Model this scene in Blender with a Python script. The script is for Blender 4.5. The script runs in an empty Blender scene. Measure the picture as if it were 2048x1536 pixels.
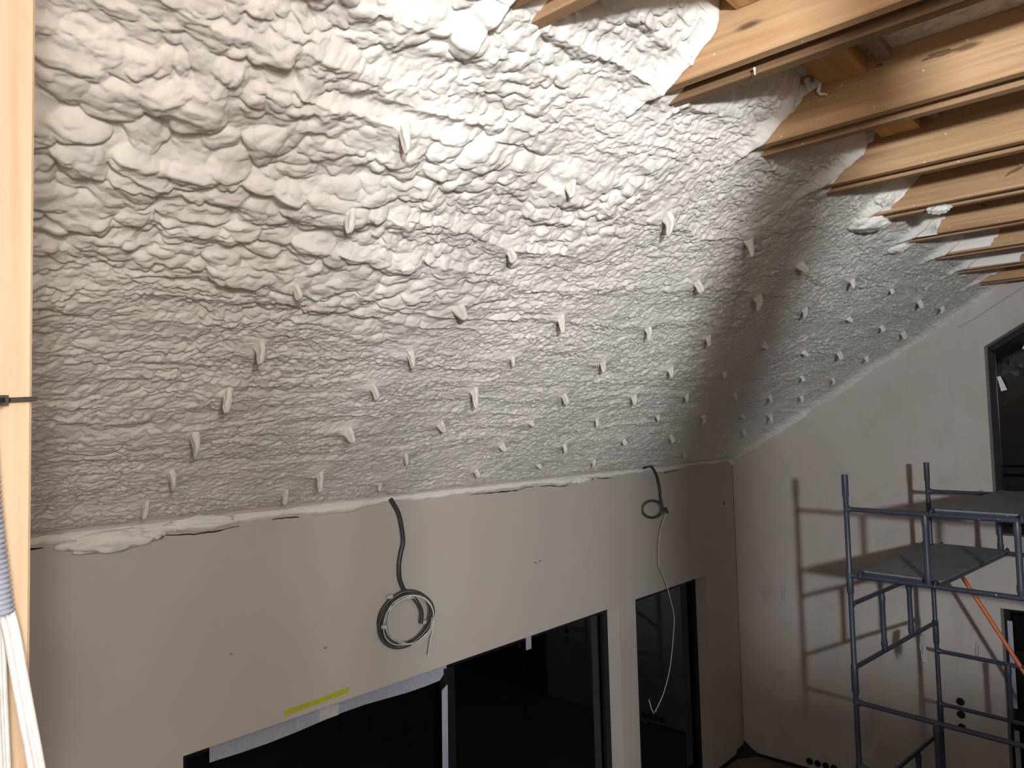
import bpy, bmesh, math, random
import numpy as np
from mathutils import Vector, Matrix

# ---------------------------------------------------------------- camera, world, lights, exposure
OZ = 3.8                                     # height of the camera above the floor; all coordinates below are relative to it
YAW, PITCH, ROLL, FPX = 0.8323, 0.0552, -0.0267, 1487.9
C = bpy.context.scene.collection
sc = bpy.context.scene

def cam_axes():
    f = Vector((math.sin(YAW)*math.cos(PITCH), math.cos(YAW)*math.cos(PITCH), math.sin(PITCH)))
    r = Vector((math.cos(YAW), -math.sin(YAW), 0)); u = r.cross(f)
    return r*math.cos(ROLL)+u*math.sin(ROLL), -r*math.sin(ROLL)+u*math.cos(ROLL), f
_r, _u, _f = cam_axes()
cd = bpy.data.cameras.new('camera'); cam = bpy.data.objects.new('camera', cd); C.objects.link(cam)
cd.sensor_width = 36; cd.sensor_fit = 'HORIZONTAL'; cd.lens = FPX/2048*36; cd.clip_start = 0.02; cd.clip_end = 60
cam.matrix_world = Matrix(((_r.x, _u.x, -_f.x, 0), (_r.y, _u.y, -_f.y, 0), (_r.z, _u.z, -_f.z, OZ), (0, 0, 0, 1)))
sc.camera = cam

w = bpy.data.worlds.new('night'); sc.world = w; w.use_nodes = True
w.node_tree.nodes['Background'].inputs[0].default_value = (0.02, 0.03, 0.05, 1)
w.node_tree.nodes['Background'].inputs[1].default_value = 0.05

def lamp(name, loc, power, col, radius, kind='POINT'):
    l = bpy.data.lights.new(name, kind); l.energy = power; l.color = col; l.shadow_soft_size = radius
    o = bpy.data.objects.new(name, l); C.objects.link(o); o.location = (loc[0], loc[1], loc[2]+OZ); return o
cool = lamp('cool_work_lamp', (-1.05, -1.76, 0.23), 1350, (0.95, 0.98, 1.0), 0.09, 'SPOT')    # floodlight turned towards the gable
cool.data.spot_size = math.radians(124); cool.data.spot_blend = 1.0
cool.rotation_euler = Vector((math.sin(math.radians(76)), math.cos(math.radians(76)), -0.06)).to_track_quat('-Z', 'Y').to_euler()
lamp('warm_work_lamp', (-1.15, -3.70, 0.75), 470, (1.0, 0.95, 0.90), 0.12)
lamp('added_fill_light', (-0.35, -1.25, 0.60), 170, (1.0, 0.97, 0.94), 0.45)  # soft fill light added out of view to lift the shaded areas

sc.view_settings.view_transform = 'Standard'; sc.view_settings.look = 'None'
sc.view_settings.gamma = 1.0; sc.view_settings.use_curve_mapping = False
sc.view_settings.exposure = 0.0
try:
    sc.cycles.max_bounces = 6; sc.cycles.diffuse_bounces = 5; sc.cycles.transmission_bounces = 4
    sc.cycles.use_denoising = True; sc.cycles.caustics_reflective = False; sc.cycles.caustics_refractive = False
except Exception: pass

# ---------------------------------------------------------------- calibrated layout
D = 4.0; G = 8.172                          # planes of the low wall (y) and of the gable wall (x)
ZT, T = -0.4625, 0.6059                      # foam edge on the low wall, slope of the roof
ZC = 1.147; X0, S, W = 2.226, 0.7693, 0.1754 # underside of the ties, first tie, spacing, width of a tie
ZP = 1.375                                   # panel above the ties
ZF = -OZ
ZW = -1.685                                  # top of the openings
HY = math.hypot(1, T)
N = np.array([0, -T, -1])/HY                 # into the room
UP = np.array([0, -1, T])/HY                 # up the slope
SMAX = (D-0.93)*HY

# ---------------------------------------------------------------- helpers
def base_of(o):
    v = Vector((0, 0, 0))
    while o is not None:
        v = v + Vector(o.location); o = o.parent
    return v
def link(name, verts, faces, m=None, parent=None, smooth=False):
    """verts are relative to the camera height; parents carry only translations"""
    b = base_of(parent) if parent else Vector((0, 0, 0))
    a = np.array(verts, dtype=float).reshape(-1, 3) + np.array([-b.x, -b.y, OZ-b.z])
    me = bpy.data.meshes.new(name); me.from_pydata(a.tolist(), [], faces)
    me.update()
    bm = bmesh.new(); bm.from_mesh(me); bmesh.ops.recalc_face_normals(bm, faces=bm.faces); bm.to_mesh(me); bm.free()
    if smooth: me.polygons.foreach_set('use_smooth', [True]*len(me.polygons))
    o = bpy.data.objects.new(name, me); C.objects.link(o)
    if m: me.materials.append(m)
    if parent: o.parent = parent
    return o
class MB:
    def __init__(s): s.v = []; s.f = []
    def add(s, v, f):
        k = len(s.v); s.v += [tuple(p) for p in v]; s.f += [tuple(i+k for i in q) for q in f]; return s
    def box(s, x0, y0, z0, x1, y1, z1):
        return s.add([(x, y, z) for z in (z0, z1) for y in (y0, y1) for x in (x0, x1)],
                     [(0, 2, 3, 1), (4, 5, 7, 6), (0, 1, 5, 4), (2, 6, 7, 3), (0, 4, 6, 2), (1, 3, 7, 5)])
    def beam(s, x0, y0, z0, x1, y1, z1, c=0.004):
        """box along y with bevelled long edges"""
        pr = [(x0+c, z0), (x1-c, z0), (x1, z0+c), (x1, z1-c), (x1-c, z1), (x0+c, z1), (x0, z1-c), (x0, z0+c)]
        v = [(x, y0, z) for x, z in pr]+[(x, y1, z) for x, z in pr]
        return s.add(v, [tuple(range(8))[::-1], tuple(range(8, 16))]+[(i, (i+1) % 8, 8+(i+1) % 8, 8+i) for i in range(8)])
    def prism(s, poly, x0, x1):
        """polygon in (y, z) pulled along x"""
        n = len(poly)
        return s.add([(x0, y, z) for y, z in poly]+[(x1, y, z) for y, z in poly],
                     [tuple(range(n)), tuple(range(2*n-1, n-1, -1))]+[(i, (i+1) % n, n+(i+1) % n, n+i) for i in range(n)])
    def tube(s, pts, r, n=12, caps=True):
        P = [Vector(p) for p in pts]; k = len(P); rr = r if hasattr(r, '__len__') else [r]*k
        t = (P[1]-P[0]).normalized(); a = t.cross(Vector((0, 0, 1)))
        if a.length < 0.1: a = t.cross(Vector((1, 0, 0)))
        a.normalize(); v = []; f = []
        for i, p in enumerate(P):
            t = (P[min(i+1, k-1)]-P[max(i-1, 0)]).normalized()
            a = (a-t*a.dot(t)).normalized(); b = t.cross(a)
            for j in range(n):
                q = 2*math.pi*j/n; v.append(p+(a*math.cos(q)+b*math.sin(q))*rr[i])
        for i in range(k-1):
            for j in range(n): f.append((i*n+j, i*n+(j+1) % n, (i+1)*n+(j+1) % n, (i+1)*n+j))
        if caps: f += [tuple(range(n))[::-1], tuple(range((k-1)*n, k*n))]
        return s.add(v, f)
    def obj(s, name, m, parent=None, smooth=False): return link(name, s.v, s.f, m, parent, smooth)
def empty(name, loc):
    o = bpy.data.objects.new(name, None); C.objects.link(o); o.location = (loc[0], loc[1], loc[2]+OZ); o.empty_display_size = 0.1; return o
def tag(o, label, cat, group=None):
    o['label'] = label; o['category'] = cat
    if group: o['group'] = group
    return o
def struct(o): o['kind'] = 'structure'; return o
def autosmooth(o, ang=40):
    me = o.data; bm = bmesh.new(); bm.from_mesh(me)
    for e in bm.edges:
        e.smooth = not (len(e.link_faces) == 2 and e.calc_face_angle(0) > math.radians(ang))
    for f in bm.faces: f.smooth = True
    bm.to_mesh(me); bm.free(); return o
def spline(pts, k=8):
    """Catmull-Rom through the points"""
    P = [Vector(p) for p in pts]; P = [P[0]*2-P[1]]+P+[P[-1]*2-P[-2]]; out = []
    for i in range(1, len(P)-2):
        for j in range(k):
            t = j/k; a, b, c, d = P[i-1], P[i], P[i+1], P[i+2]
            out.append(0.5*((2*b)+(c-a)*t+(2*a-5*b+4*c-d)*t*t+(3*b-a-3*c+d)*t**3))
    out.append(P[-2]); return out

# ---------------------------------------------------------------- materials
class NT:
    def __init__(s, name, rough=0.6, metallic=0.0, spec=0.5):
        s.m = bpy.data.materials.new(name); s.m.use_nodes = True; s.t = s.m.node_tree; s.n = s.t.nodes
        s.b = s.n['Principled BSDF']; s.b.inputs['Roughness'].default_value = rough; s.b.inputs['Metallic'].default_value = metallic
        s.b.inputs['Specular IOR Level'].default_value = spec
        tc = s.n.new('ShaderNodeNewGeometry'); s.pos = tc.outputs['Position']
    def l(s, a, b): s.t.links.new(a, b)
    def map(s, scale=(1, 1, 1), loc=(0, 0, 0)):
        q = s.n.new('ShaderNodeMapping'); q.inputs['Scale'].default_value = scale; q.inputs['Location'].default_value = loc; s.l(s.pos, q.inputs['Vector']); return q.outputs[0]
    def noise(s, scale, detail=4, rough=0.5, vec=None, dist=0):
        q = s.n.new('ShaderNodeTexNoise'); q.inputs['Scale'].default_value = scale; q.inputs['Detail'].default_value = detail
        q.inputs['Roughness'].default_value = rough; q.inputs['Distortion'].default_value = dist; s.l(vec or s.pos, q.inputs['Vector']); return q.outputs[0]
    def ramp(s, fac, stops, interp='LINEAR'):
        q = s.n.new('ShaderNodeValToRGB'); s.l(fac, q.inputs[0]); e = q.color_ramp.elements; q.color_ramp.interpolation = interp
        while len(e) < len(stops): e.new(0.5)
        for i, (p, c) in enumerate(stops): e[i].position = p; e[i].color = (*c, 1) if len(c) == 3 else c
        return q.outputs[0]
    def mix(s, fac, a, b, mode='MIX'):
        q = s.n.new('ShaderNodeMix'); q.data_type = 'RGBA'; q.blend_type = mode
        for i, v in ((0, fac), (6, a), (7, b)):
            if hasattr(v, 'default_value') or isinstance(v, bpy.types.NodeSocket): s.l(v, q.inputs[i])
            else: q.inputs[i].default_value = v if i == 0 else (*v, 1)
        return q.outputs[2]
    def bump(s, h, strength=0.3, dist=0.01):
        q = s.n.new('ShaderNodeBump'); q.inputs['Strength'].default_value = strength; q.inputs['Distance'].default_value = dist
        s.l(h, q.inputs['Height']); s.l(q.outputs[0], s.b.inputs['Normal'])
    def col(s, c):
        if isinstance(c, bpy.types.NodeSocket): s.l(c, s.b.inputs['Base Color'])
        else: s.b.inputs['Base Color'].default_value = (*c, 1)
        return s.m
B3 = (0, 0, 0); W3 = (1, 1, 1)
def plain(name, c, rough=0.6, metallic=0.0, spec=0.5):
    k = NT(name, rough, metallic, spec); n = k.noise(40, 3)
    k.col(k.mix(k.ramp(n, [(0.35, B3), (0.7, W3)]), c, tuple(v*0.82 for v in c))); return k.m

def foam_material(name, base, dark):
    k = NT(name, 0.62, spec=0.28)
    n1 = k.noise(1.1, 3); n2 = k.noise(9, 4)
    c = k.mix(k.ramp(n1, [(0.35, B3), (0.65, W3)]), base, tuple(b*0.95 for b in base))
    c = k.mix(k.ramp(n2, [(0.45, B3), (0.85, (0.5, 0.5, 0.5))]), c, dark)
    gm = k.noise(2.3, 3, 0.55, k.map((1, 1.8, 1), (3.1, 0, 0)))           # greenish batches of foam
    c = k.mix(k.ramp(gm, [(0.60, B3), (0.72, (0.4, 0.4, 0.4))]), c, (0.68, 0.74, 0.66))
    f1 = k.noise(150, 4, 0.6); f2 = k.noise(45, 3, 0.55, k.map((0.55, 1, 1)))
    a = k.n.new('ShaderNodeMath'); a.operation = 'MULTIPLY_ADD'; a.inputs[1].default_value = 0.25; k.l(f1, a.inputs[0]); k.l(f2, a.inputs[2])
    k.bump(a.outputs[0], 0.32, 0.006)
    return k.col(c)
M_foam = foam_material('sprayed_foam', (0.76, 0.74, 0.705), (0.69, 0.665, 0.63))
M_foam_dim = foam_material('foam_toned_down', (0.60, 0.58, 0.545), (0.50, 0.48, 0.45))  # foam colour darkened so the lamp-lit hangers come out less bright
M_bead = foam_material('foam_bead', (0.74, 0.70, 0.62), (0.62, 0.56, 0.47))

def wood_material(name, light, mid, dark, knots=(), seed=0.0, along='y', overspray=False):
    k = NT(name, 0.62, spec=0.3)
    st = {'y': (14, 0.7, 14), 'x': (0.7, 14, 14), 'z': (14, 14, 0.7)}[along]
    st2 = {'y': (70, 1.6, 70), 'x': (1.6, 70, 70), 'z': (70, 70, 1.6)}[along]
    v = k.map(st, (seed, seed*1.7, seed*0.6))
    n1 = k.noise(1.0, 5, 0.55, v, 1.2); n2 = k.noise(1.0, 3, 0.6, k.map(st2, (seed, seed, seed)))
    n3 = k.noise(1.3, 2, 0.5, k.map((1, 1, 1), (seed, 0, seed)))
    c = k.ramp(n1, [(0.28, dark), (0.46, mid), (0.62, light), (0.8, mid)])
    c = k.mix(k.ramp(n2, [(0.35, (0.55, 0.55, 0.55)), (0.6, B3)]), c, dark)
    c = k.mix(k.ramp(n3, [(0.45, B3), (0.7, (0.45, 0.45, 0.45))]), c, tuple(v*1.12 for v in light))
    # scattered small knots
    vo = k.n.new('ShaderNodeTexVoronoi'); vo.inputs['Scale'].default_value = 1.0
    km = {'y': (5, 1.3, 5), 'x': (1.3, 5, 5), 'z': (6, 6, 2.0)}[along]
    k.l(k.map(km, (seed*3, seed, 0)), vo.inputs['Vector'])
    c = k.mix(k.ramp(vo.outputs['Distance'], [(0.035, (0.85, 0.85, 0.85)), (0.075, B3)]), c, tuple(v*0.35 for v in dark))
    for (x, y, z, ry, rz, amt) in knots:       # the knots one can see, at their places on the board
        q = k.n.new('ShaderNodeMapping'); q.vector_type = 'TEXTURE'
        q.inputs['Location'].default_value = (x, y, z+OZ); q.inputs['Scale'].default_value = (0.5, ry, rz); q.inputs['Rotation'].default_value = (amt, 0, 0)
        k.l(k.pos, q.inputs['Vector'])
        ns = k.n.new('ShaderNodeTexNoise'); ns.inputs['Scale'].default_value = 2.5; k.l(q.outputs[0], ns.inputs['Vector'])
        ln = k.n.new('ShaderNodeVectorMath'); ln.operation = 'LENGTH'; k.l(q.outputs[0], ln.inputs[0])
        ad = k.n.new('ShaderNodeMath'); ad.operation = 'MULTIPLY_ADD'; ad.inputs[1].default_value = 0.9; k.l(ns.outputs[0], ad.inputs[0]); k.l(ln.outputs['Value'], ad.inputs[2])
        c = k.mix(k.ramp(ad.outputs[0], [(0.55, (0.8, 0.8, 0.8)), (0.95, (0.9, 0.9, 0.9)), (1.3, (0.35, 0.35, 0.35)), (1.7, B3)]), c, tuple(v*0.45 for v in dark))
    if overspray:                               # specks of foam on the timber
        sp = k.n.new('ShaderNodeTexVoronoi'); sp.inputs['Scale'].default_value = 16; k.l(k.pos, sp.inputs['Vector'])
        c = k.mix(k.ramp(sp.outputs['Distance'], [(0.045, W3), (0.06, B3)]), c, (0.75, 0.7, 0.62))
    k.bump(n2, 0.25, 0.002)
    return k.col(c)
TL, TM, TD = (0.50, 0.325, 0.18), (0.42, 0.26, 0.135), (0.28, 0.15, 0.075)

def wall_material(name, c1, c2, stain, amount=0.5, seed=0):
    k = NT(name, 0.85, spec=0.2)
    n1 = k.noise(0.8, 4, 0.5, k.map((1, 1, 1), (seed, 0, 0))); n2 = k.noise(3.2, 6, 0.65, k.map((1, 1, 0.7), (0, seed, 0)), 0.6); n3 = k.noise(60, 3)
    c = k.mix(k.ramp(n1, [(0.35, B3), (0.65, W3)]), c1, c2)
    c = k.mix(k.ramp(n2, [(0.5, B3), (0.75, (amount, amount, amount))]), c, stain)
    sp = k.n.new('ShaderNodeTexVoronoi'); sp.inputs['Scale'].default_value = 1.6; k.l(k.pos, sp.inputs['Vector'])
    c = k.mix(k.ramp(sp.outputs['Distance'], [(0.012, (0.5, 0.5, 0.5)), (0.02, B3)]), c, tuple(v*0.5 for v in stain))
    k.bump(n3, 0.15, 0.002)
    return k.col(c)
M_wall = wall_material('smooth_plaster', (0.47, 0.435, 0.40), (0.445, 0.40, 0.365), (0.44, 0.39, 0.34), 0.3)
M_gable = wall_material('patchy_plaster', (0.49, 0.455, 0.43), (0.45, 0.41, 0.385), (0.36, 0.32, 0.29), 0.6, 5)
M_floor = wall_material('screed', (0.20, 0.165, 0.135), (0.15, 0.12, 0.10), (0.09, 0.075, 0.06), 0.7, 9)
M_loft = wall_material('raw_board', (0.45, 0.38, 0.30), (0.40, 0.33, 0.26), (0.3, 0.24, 0.18), 0.5, 2)
k = NT('mottled_panel', 0.8, spec=0.2)
n1 = k.noise(14, 5, 0.6, k.map((1, 0.7, 1)), 1.5); n2 = k.noise(2, 3)
M_panel = k.col(k.mix(k.ramp(n1, [(0.46, B3), (0.72, (0.75, 0.75, 0.75))]), k.mix(n2, (0.72, 0.70, 0.65), (0.62, 0.60, 0.55)), (0.30, 0.265, 0.23)))
M_black = plain('black_frame', (0.010, 0.011, 0.014), 0.45, 0.0, 0.2)
M_dark = plain('dark_bitumen', (0.008, 0.008, 0.007), 0.6)
k = NT('night_glass', 0.02); k.b.inputs['Transmission Weight'].default_value = 1.0; k.b.inputs['IOR'].default_value = 1.45; M_glass = k.col((0.55, 0.6, 0.6))
M_film = plain('protective_film', (0.36, 0.39, 0.46), 0.5)
M_tapew = plain('white_tape', (0.7, 0.71, 0.74), 0.5)
M_yellow = plain('yellow_tape', (0.42, 0.44, 0.03), 0.5)
M_seam = plain('seam_filler', (0.30, 0.24, 0.18), 0.9)

def paint_material():
    k = NT('blue_grey_paint', 0.42, spec=0.5)
    n = k.noise(3, 3); c = k.mix(n, (0.026, 0.034, 0.055), (0.045, 0.054, 0.078))
    sp = k.noise(55, 2, 0.5, k.map((1, 1, 1), (2, 1, 0))); n2 = k.noise(3.5, 2)
    m = k.mix(1.0, k.ramp(sp, [(0.70, B3), (0.74, W3)]), k.ramp(n2, [(0.5, B3), (0.6, W3)]), 'MULTIPLY')
    return k.col(k.mix(m, c, (0.55, 0.55, 0.52)))
M_paint = paint_material()
k = NT('worn_plywood', 0.6, spec=0.4)
n1 = k.noise(3, 6, 0.65, k.map((1, 2.5, 1)), 0.8); n2 = k.noise(25, 4)
c = k.mix(k.ramp(n1, [(0.35, B3), (0.7, W3)]), (0.12, 0.13, 0.148), (0.20, 0.21, 0.23))
M_ply = k.col(k.mix(k.ramp(n2, [(0.6, B3), (0.8, (0.4, 0.4, 0.4))]), c, (0.2, 0.19, 0.17)))
M_orange = plain('orange_paint', (0.62, 0.15, 0.045), 0.5)
M_conduit = plain('grey_conduit', (0.30, 0.33, 0.42), 0.4)
M_white = plain('white_cable', (0.60, 0.60, 0.61), 0.35)
M_wire = plain('thin_white_wire', (0.52, 0.51, 0.49), 0.5)
M_bconduit = plain('dark_conduit', (0.035, 0.038, 0.033), 0.45)
M_tie = plain('black_nylon', (0.012, 0.012, 0.013), 0.3)
M_scrap = plain('torn_plastic', (0.55, 0.55, 0.56), 0.4)

# ---------------------------------------------------------------- noise in numpy for the foam
def _h(ix, iy, s):
    n = (ix.astype(np.int64)*374761393+iy.astype(np.int64)*668265263+s*2147483647) & 0xffffffff
    n = ((n ^ (n >> 13))*1274126177) & 0xffffffff; n = ((n ^ (n >> 15))*2246822519) & 0xffffffff
    return ((n ^ (n >> 16)) & 0xffffff)/float(0x1000000)
def vn(x, y, s):
    ix = np.floor(x); iy = np.floor(y); fx = x-ix; fy = y-iy
    u = fx*fx*(3-2*fx); v = fy*fy*(3-2*fy)
    a = _h(ix, iy, s); b = _h(ix+1, iy, s); c = _h(ix, iy+1, s); d = _h(ix+1, iy+1, s)
    return (a+(b-a)*u)*(1-v)+(c+(d-c)*u)*v
def fbm(x, y, s, o=3):
    t = 0; a = 0.5; q = 0
    for i in range(o): t = t+a*vn(x*2**i, y*2**i, s+i*7); q += a; a *= 0.5
    return t/q
def worley(x, y, s):
    ix = np.floor(x); iy = np.floor(y); f1 = np.full(x.shape, 9.0); f2 = np.full(x.shape, 9.0); idr = np.zeros(x.shape)
    for dx in (-1, 0, 1):
        for dy in (-1, 0, 1):
            cx = ix+dx; cy = iy+dy; r = _h(cx, cy, s+5)
            d = np.hypot(cx+0.15+0.7*_h(cx, cy, s)-x, cy+0.15+0.7*_h(cx, cy, s+3)-y)*(1.25-0.5*r)
            m = d < f1; f2 = np.where(m, f1, np.minimum(f2, d)); idr = np.where(m, r, idr); f1 = np.where(m, d, f1)
    return f1, f2, idr
def pillow(x, y, s):
    f1, f2, r = worley(x, y, s)
    e = np.clip((f2-f1)/0.55, 0, 1)
    return (1-(1-e)**2.4)*(0.55+0.45*r)*np.clip(1.15-f1*0.55, 0, 1.2)
def bubbles(x, y, s):
    ix = np.floor(x); iy = np.floor(y); h = np.zeros(x.shape)
    for dx in (-1, 0, 1):
        for dy in (-1, 0, 1):
            cx = ix+dx; cy = iy+dy; r = 0.36+0.46*_h(cx, cy, s+5)
            d = ((cx+0.1+0.8*_h(cx, cy, s)-x)**2+(cy+0.1+0.8*_h(cx, cy, s+3)-y)**2)/(r*r)
            b = r*np.sqrt(np.clip(1-d, 0, 1))*(0.75+0.5*_h(cx, cy, s+9))
            k = np.clip(0.5+0.5*(b-h)/0.06, 0, 1); h = h*(1-k)+b*k+0.06*k*(1-k)*np.minimum(1, b*8)*np.minimum(1, h*8)
    return h
def sstep(a, b, x):
    t = np.clip((x-a)/(b-a), 0, 1); return t*t*(3-2*t)

HANG = [(1.48, 0.26), (1.5, 0.54), (1.47, 0.89), (1.48, 1.23), (1.47, 1.55), (2.24, 0.25), (1.45, 1.91), (2.36, 0.44), (2.27, 0.88), (1.43, 2.31), (2.2, 1.28), (2.9, 0.25), (2.88, 0.59), (1.43, 2.67), (2.24, 1.56), (2.88, 0.93), (2.24, 1.91), (2.88, 1.28), (3.69, 0.32), (3.64, 0.65), (2.24, 2.29), (2.91, 1.59), (3.66, 0.94), (4.36, 0.31), (2.95, 1.94), (4.36, 0.63), (3.69, 1.26), (2.21, 2.69), (5.07, 0.32), (4.38, 0.97), (3.69, 1.62), (5.13, 0.63), (4.45, 1.28), (3.74, 1.96), (5.16, 1.0), (2.93, 2.69), (4.47, 1.62), (5.85, 0.66), (6.62, 0.3), (5.16, 1.31), (3.7, 2.37), (5.91, 1.0), (4.48, 1.96), (7.19, 0.38), (5.26, 1.62), (5.92, 1.34), (6.67, 0.98), (7.27, 0.68), (3.72, 2.72), (4.45, 2.38), (5.31, 1.96), (6.73, 1.3), (7.37, 0.97), (4.48, 2.68), (6.79, 1.62), (7.47, 1.31), (6.09, 1.95), (5.21, 2.38), (7.58, 1.63), (6.81, 2.01), (6.05, 2.39), (5.34, 2.72), (7.59, 2.0), (6.91, 2.39), (6.12, 2.75), (7.55, 2.4), (6.94, 2.75), (7.59, 2.78)]
TIES = [X0+i*S for i in range(-1, 8)]

def foam_height(X, Sl):
    """height of the foam above its mean plane (m) and the part of it that sags down the slope"""
    wx = X+0.16*(fbm(X*1.3, Sl*1.9, 11)-0.5)+0.03*(fbm(X*6, Sl*7, 12)-0.5)
    ws = Sl+0.26*(fbm(X*0.9, Sl*1.3, 21)-0.5)+0.03*(fbm(X*5, Sl*9, 22)-0.5)
    near = sstep(3.4, 1.2, X)*sstep(1.3, 2.3, Sl)
    near = np.maximum(near, 0.8*sstep(0.25, 0.1, np.abs(X-2.35)/2)*sstep(2.3, 2.7, Sl))
    # passes of the spray gun run along the wall
    r = fbm(wx*0.9, ws*6.5, 31, 3); rid = 1-np.abs(2*r-1)
    H = 0.032*(rid**1.8)*(0.5+0.5*near)+0.035*(fbm(X*0.7, Sl*1.3, 33, 2)-0.5)
    zone = fbm(wx*1.5, ws*3.0, 41, 2)
    big = np.clip(sstep(0.46, 0.60, zone)*near*1.15+0.30*sstep(0.62, 0.72, zone), 0, 1)
    mid = np.clip(0.35+0.9*sstep(0.35, 0.6, fbm(wx*2.2, ws*4.4, 43, 2)), 0, 1)
    jx = 0.5*(fbm(X*14, Sl*16, 3, 2)-0.5); js = 0.5*(fbm(X*12, Sl*18, 4, 2)-0.5)
    pb = bubbles(wx/0.100+jx, ws/0.076+js, 51)*big*0.034
    pm = bubbles(wx/0.052+jx*2, ws/0.042+js*2, 61)*mid*(0.009+0.011*near)*(1-0.25*big)
    pn = bubbles(wx/0.035+jx*2+4, ws/0.028+js*2, 65)*(0.0095-0.002*near)*(1-0.35*big)*(0.3+fbm(X*2, Sl*4, 47, 2))
    ps = bubbles(wx/0.021+jx*3, ws/0.0175+js*3, 71)*(0.0078-0.0015*near)*(0.4+0.9*fbm(X*3, Sl*5, 45, 2))*(1-0.5*big)
    ps = ps+pn
    bl = pb+pm+ps
    # smoother skirts and small mounds around the hangers
    for hx, hs in HANG:
        d = np.hypot((X-hx)/1.25, Sl-hs); m = np.exp(-(d/0.075)**2); bl = bl*(1-0.6*m); H = H+0.022*m
    return H, bl

# ---------------------------------------------------------------- sloped foam ceiling
def axis_nonuniform(a, b, c0, c1):
    out = [a]
    while out[-1] < b: out.append(out[-1]+max(c0, c0+c1*(out[-1]-0.2)))
    out = np.array(out); return a+(out-a)*(b-a)/(out[-1]-a)
def build_foam():
    xs = np.concatenate([np.arange(-2.4, 0.1, 0.04), axis_nonuniform(0.1, G+0.02, 0.0032, 0.00125)])
    ss = np.concatenate([np.linspace(-0.085, 0, 16, endpoint=False), np.linspace(0, SMAX, 930)])
    X, Sl = np.meshgrid(xs, ss, indexing='ij'); Sc = np.maximum(Sl, 0)
    H, bl = foam_height(X, Sc)
    edge = sstep(0, 0.10, Sc)
    # rounded thickening where the foam meets the gable wall
    gd = np.clip((G-X)/0.16, 0, 1); fil = (1-gd)**2
    H = H*(0.4+0.6*edge)+fil*(0.035+0.10*fbm(Sc*2.6, X*0+3.3, 83, 3)-0.03)
    bl = bl*(0.35+0.65*edge)*(1-0.75*fil)
    # foam climbing the faces of the ties
    for x in TIES:
        up = sstep(2.95, 3.2, Sc)
        dn = x-X; m = np.where((dn > 0), np.exp(-(dn/0.038)**2), 0)+np.where((X-x-W) > 0, np.exp(-((X-x-W)/0.03)**2)*0.4, 0)
        inside = ((X >= x) & (X <= x+W)).astype(float)
        H = H+up*m*(0.055+0.05*(fbm(Sc*5, X*0+x, 91)-0.5)); bl = bl*(1-0.8*up*m)
        H = H*(1-inside*up)+inside*up*(0.01+0.03*fbm(X*20, Sc*14, 95)); bl = bl*(1-0.6*inside*up)
    # the last bit before the panel curls up to it, ragged
    rag = 0.10*fbm(X*5, X*0+1, 97, 3)+0.05*vn(X*30, X*0+2, 98)
    tt = sstep(SMAX-0.16-rag, SMAX-0.01-rag*0.7, Sc)
    H = H*(1-tt)-tt*0.09; bl = bl*(1-0.6*tt)
    y = D-Sc/HY; z = ZT+Sc*T/HY
    hh = H+bl-0.022
    P = np.stack([X, y, z], -1)+hh[..., None]*N-(bl*0.32+0.08*hh*edge)[..., None]*UP
    # bead of foam lapping down onto the low wall
    q = np.clip(-Sl/0.085, 0, 1)
    lump = fbm(X*2.2, X*0+7, 101, 3)
    drop = 0.052+0.06*(lump-0.4)-0.003*(X-4)+0.010*vn(X*28, X*0+4, 103); bulge = 0.034+0.03*np.clip(lump-0.45, 0, 1)*2
    i0 = 16; E = P[:, i0:i0+1, :]
    ang = q*math.pi*0.85
    Yb = E[..., 1]+(np.cos(ang)-1)*0.0-np.sin(ang)*bulge+q*0.03
    Zb = E[..., 2]-q*drop
    Yb = np.where(q > 0.99, D+0.03, np.minimum(Yb, D+0.03))
    rough = 0.010*(fbm(X*14, Sl*40, 105, 3)-0.5)
    m = Sl < 0
    P[..., 1] = np.where(m, Yb+rough, P[..., 1]); P[..., 2] = np.where(m, Zb, P[..., 2]); P[..., 0] = np.where(m, X, P[..., 0])
    nx, ns = X.shape
    me = bpy.data.meshes.new('ceiling')
    me.vertices.add(nx*ns); V = P.reshape(-1, 3).copy(); V[:, 2] += OZ; me.vertices.foreach_set('co', V.ravel())
    i = np.arange(nx-1)[:, None]*ns; j = np.arange(ns-1)[None, :]; a = i+j
    F = np.stack([a, a+1, a+1+ns, a+ns], -1).reshape(-1, 4).astype(np.int32); nf = len(F)
    me.loops.add(nf*4); me.loops.foreach_set('vertex_index', F.ravel())
    me.polygons.add(nf); me.polygons.foreach_set('loop_start', np.arange(nf, dtype=np.int32)*4)
    me.polygons.foreach_set('use_smooth', np.ones(nf, dtype=bool))
    me.update(calc_edges=True); me.materials.append(M_foam)
    o = bpy.data.objects.new('ceiling', me); C.objects.link(o); struct(o)
    print('foam verts', nx*ns)
    return o
ceiling = build_foam()

def slope_point(x, s, h): return np.array([x, D, ZT])+UP*s+N*h+np.array([0, 0, 0])

# ---------------------------------------------------------------- rest of the shell
m = MB().box(-2.4, -4.3, ZF-0.2, G, D, ZF); struct(m.obj('floor', M_floor))
# low wall with its two tall openings
wb = MB()
WX = [(1.76, 5.77), (6.05, 7.44)]; TH = 0.32
wb.box(-2.4, D, ZW, G, D+TH, ZT+0.05)
wb.box(-2.4, D, ZF, 1.76, D+TH, ZW); wb.box(5.77, D, ZF, 6.05, D+TH, ZW); wb.box(7.44, D, ZF, G, D+TH, ZW)
wall_back = struct(wb.obj('wall_back', M_wall))
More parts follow.
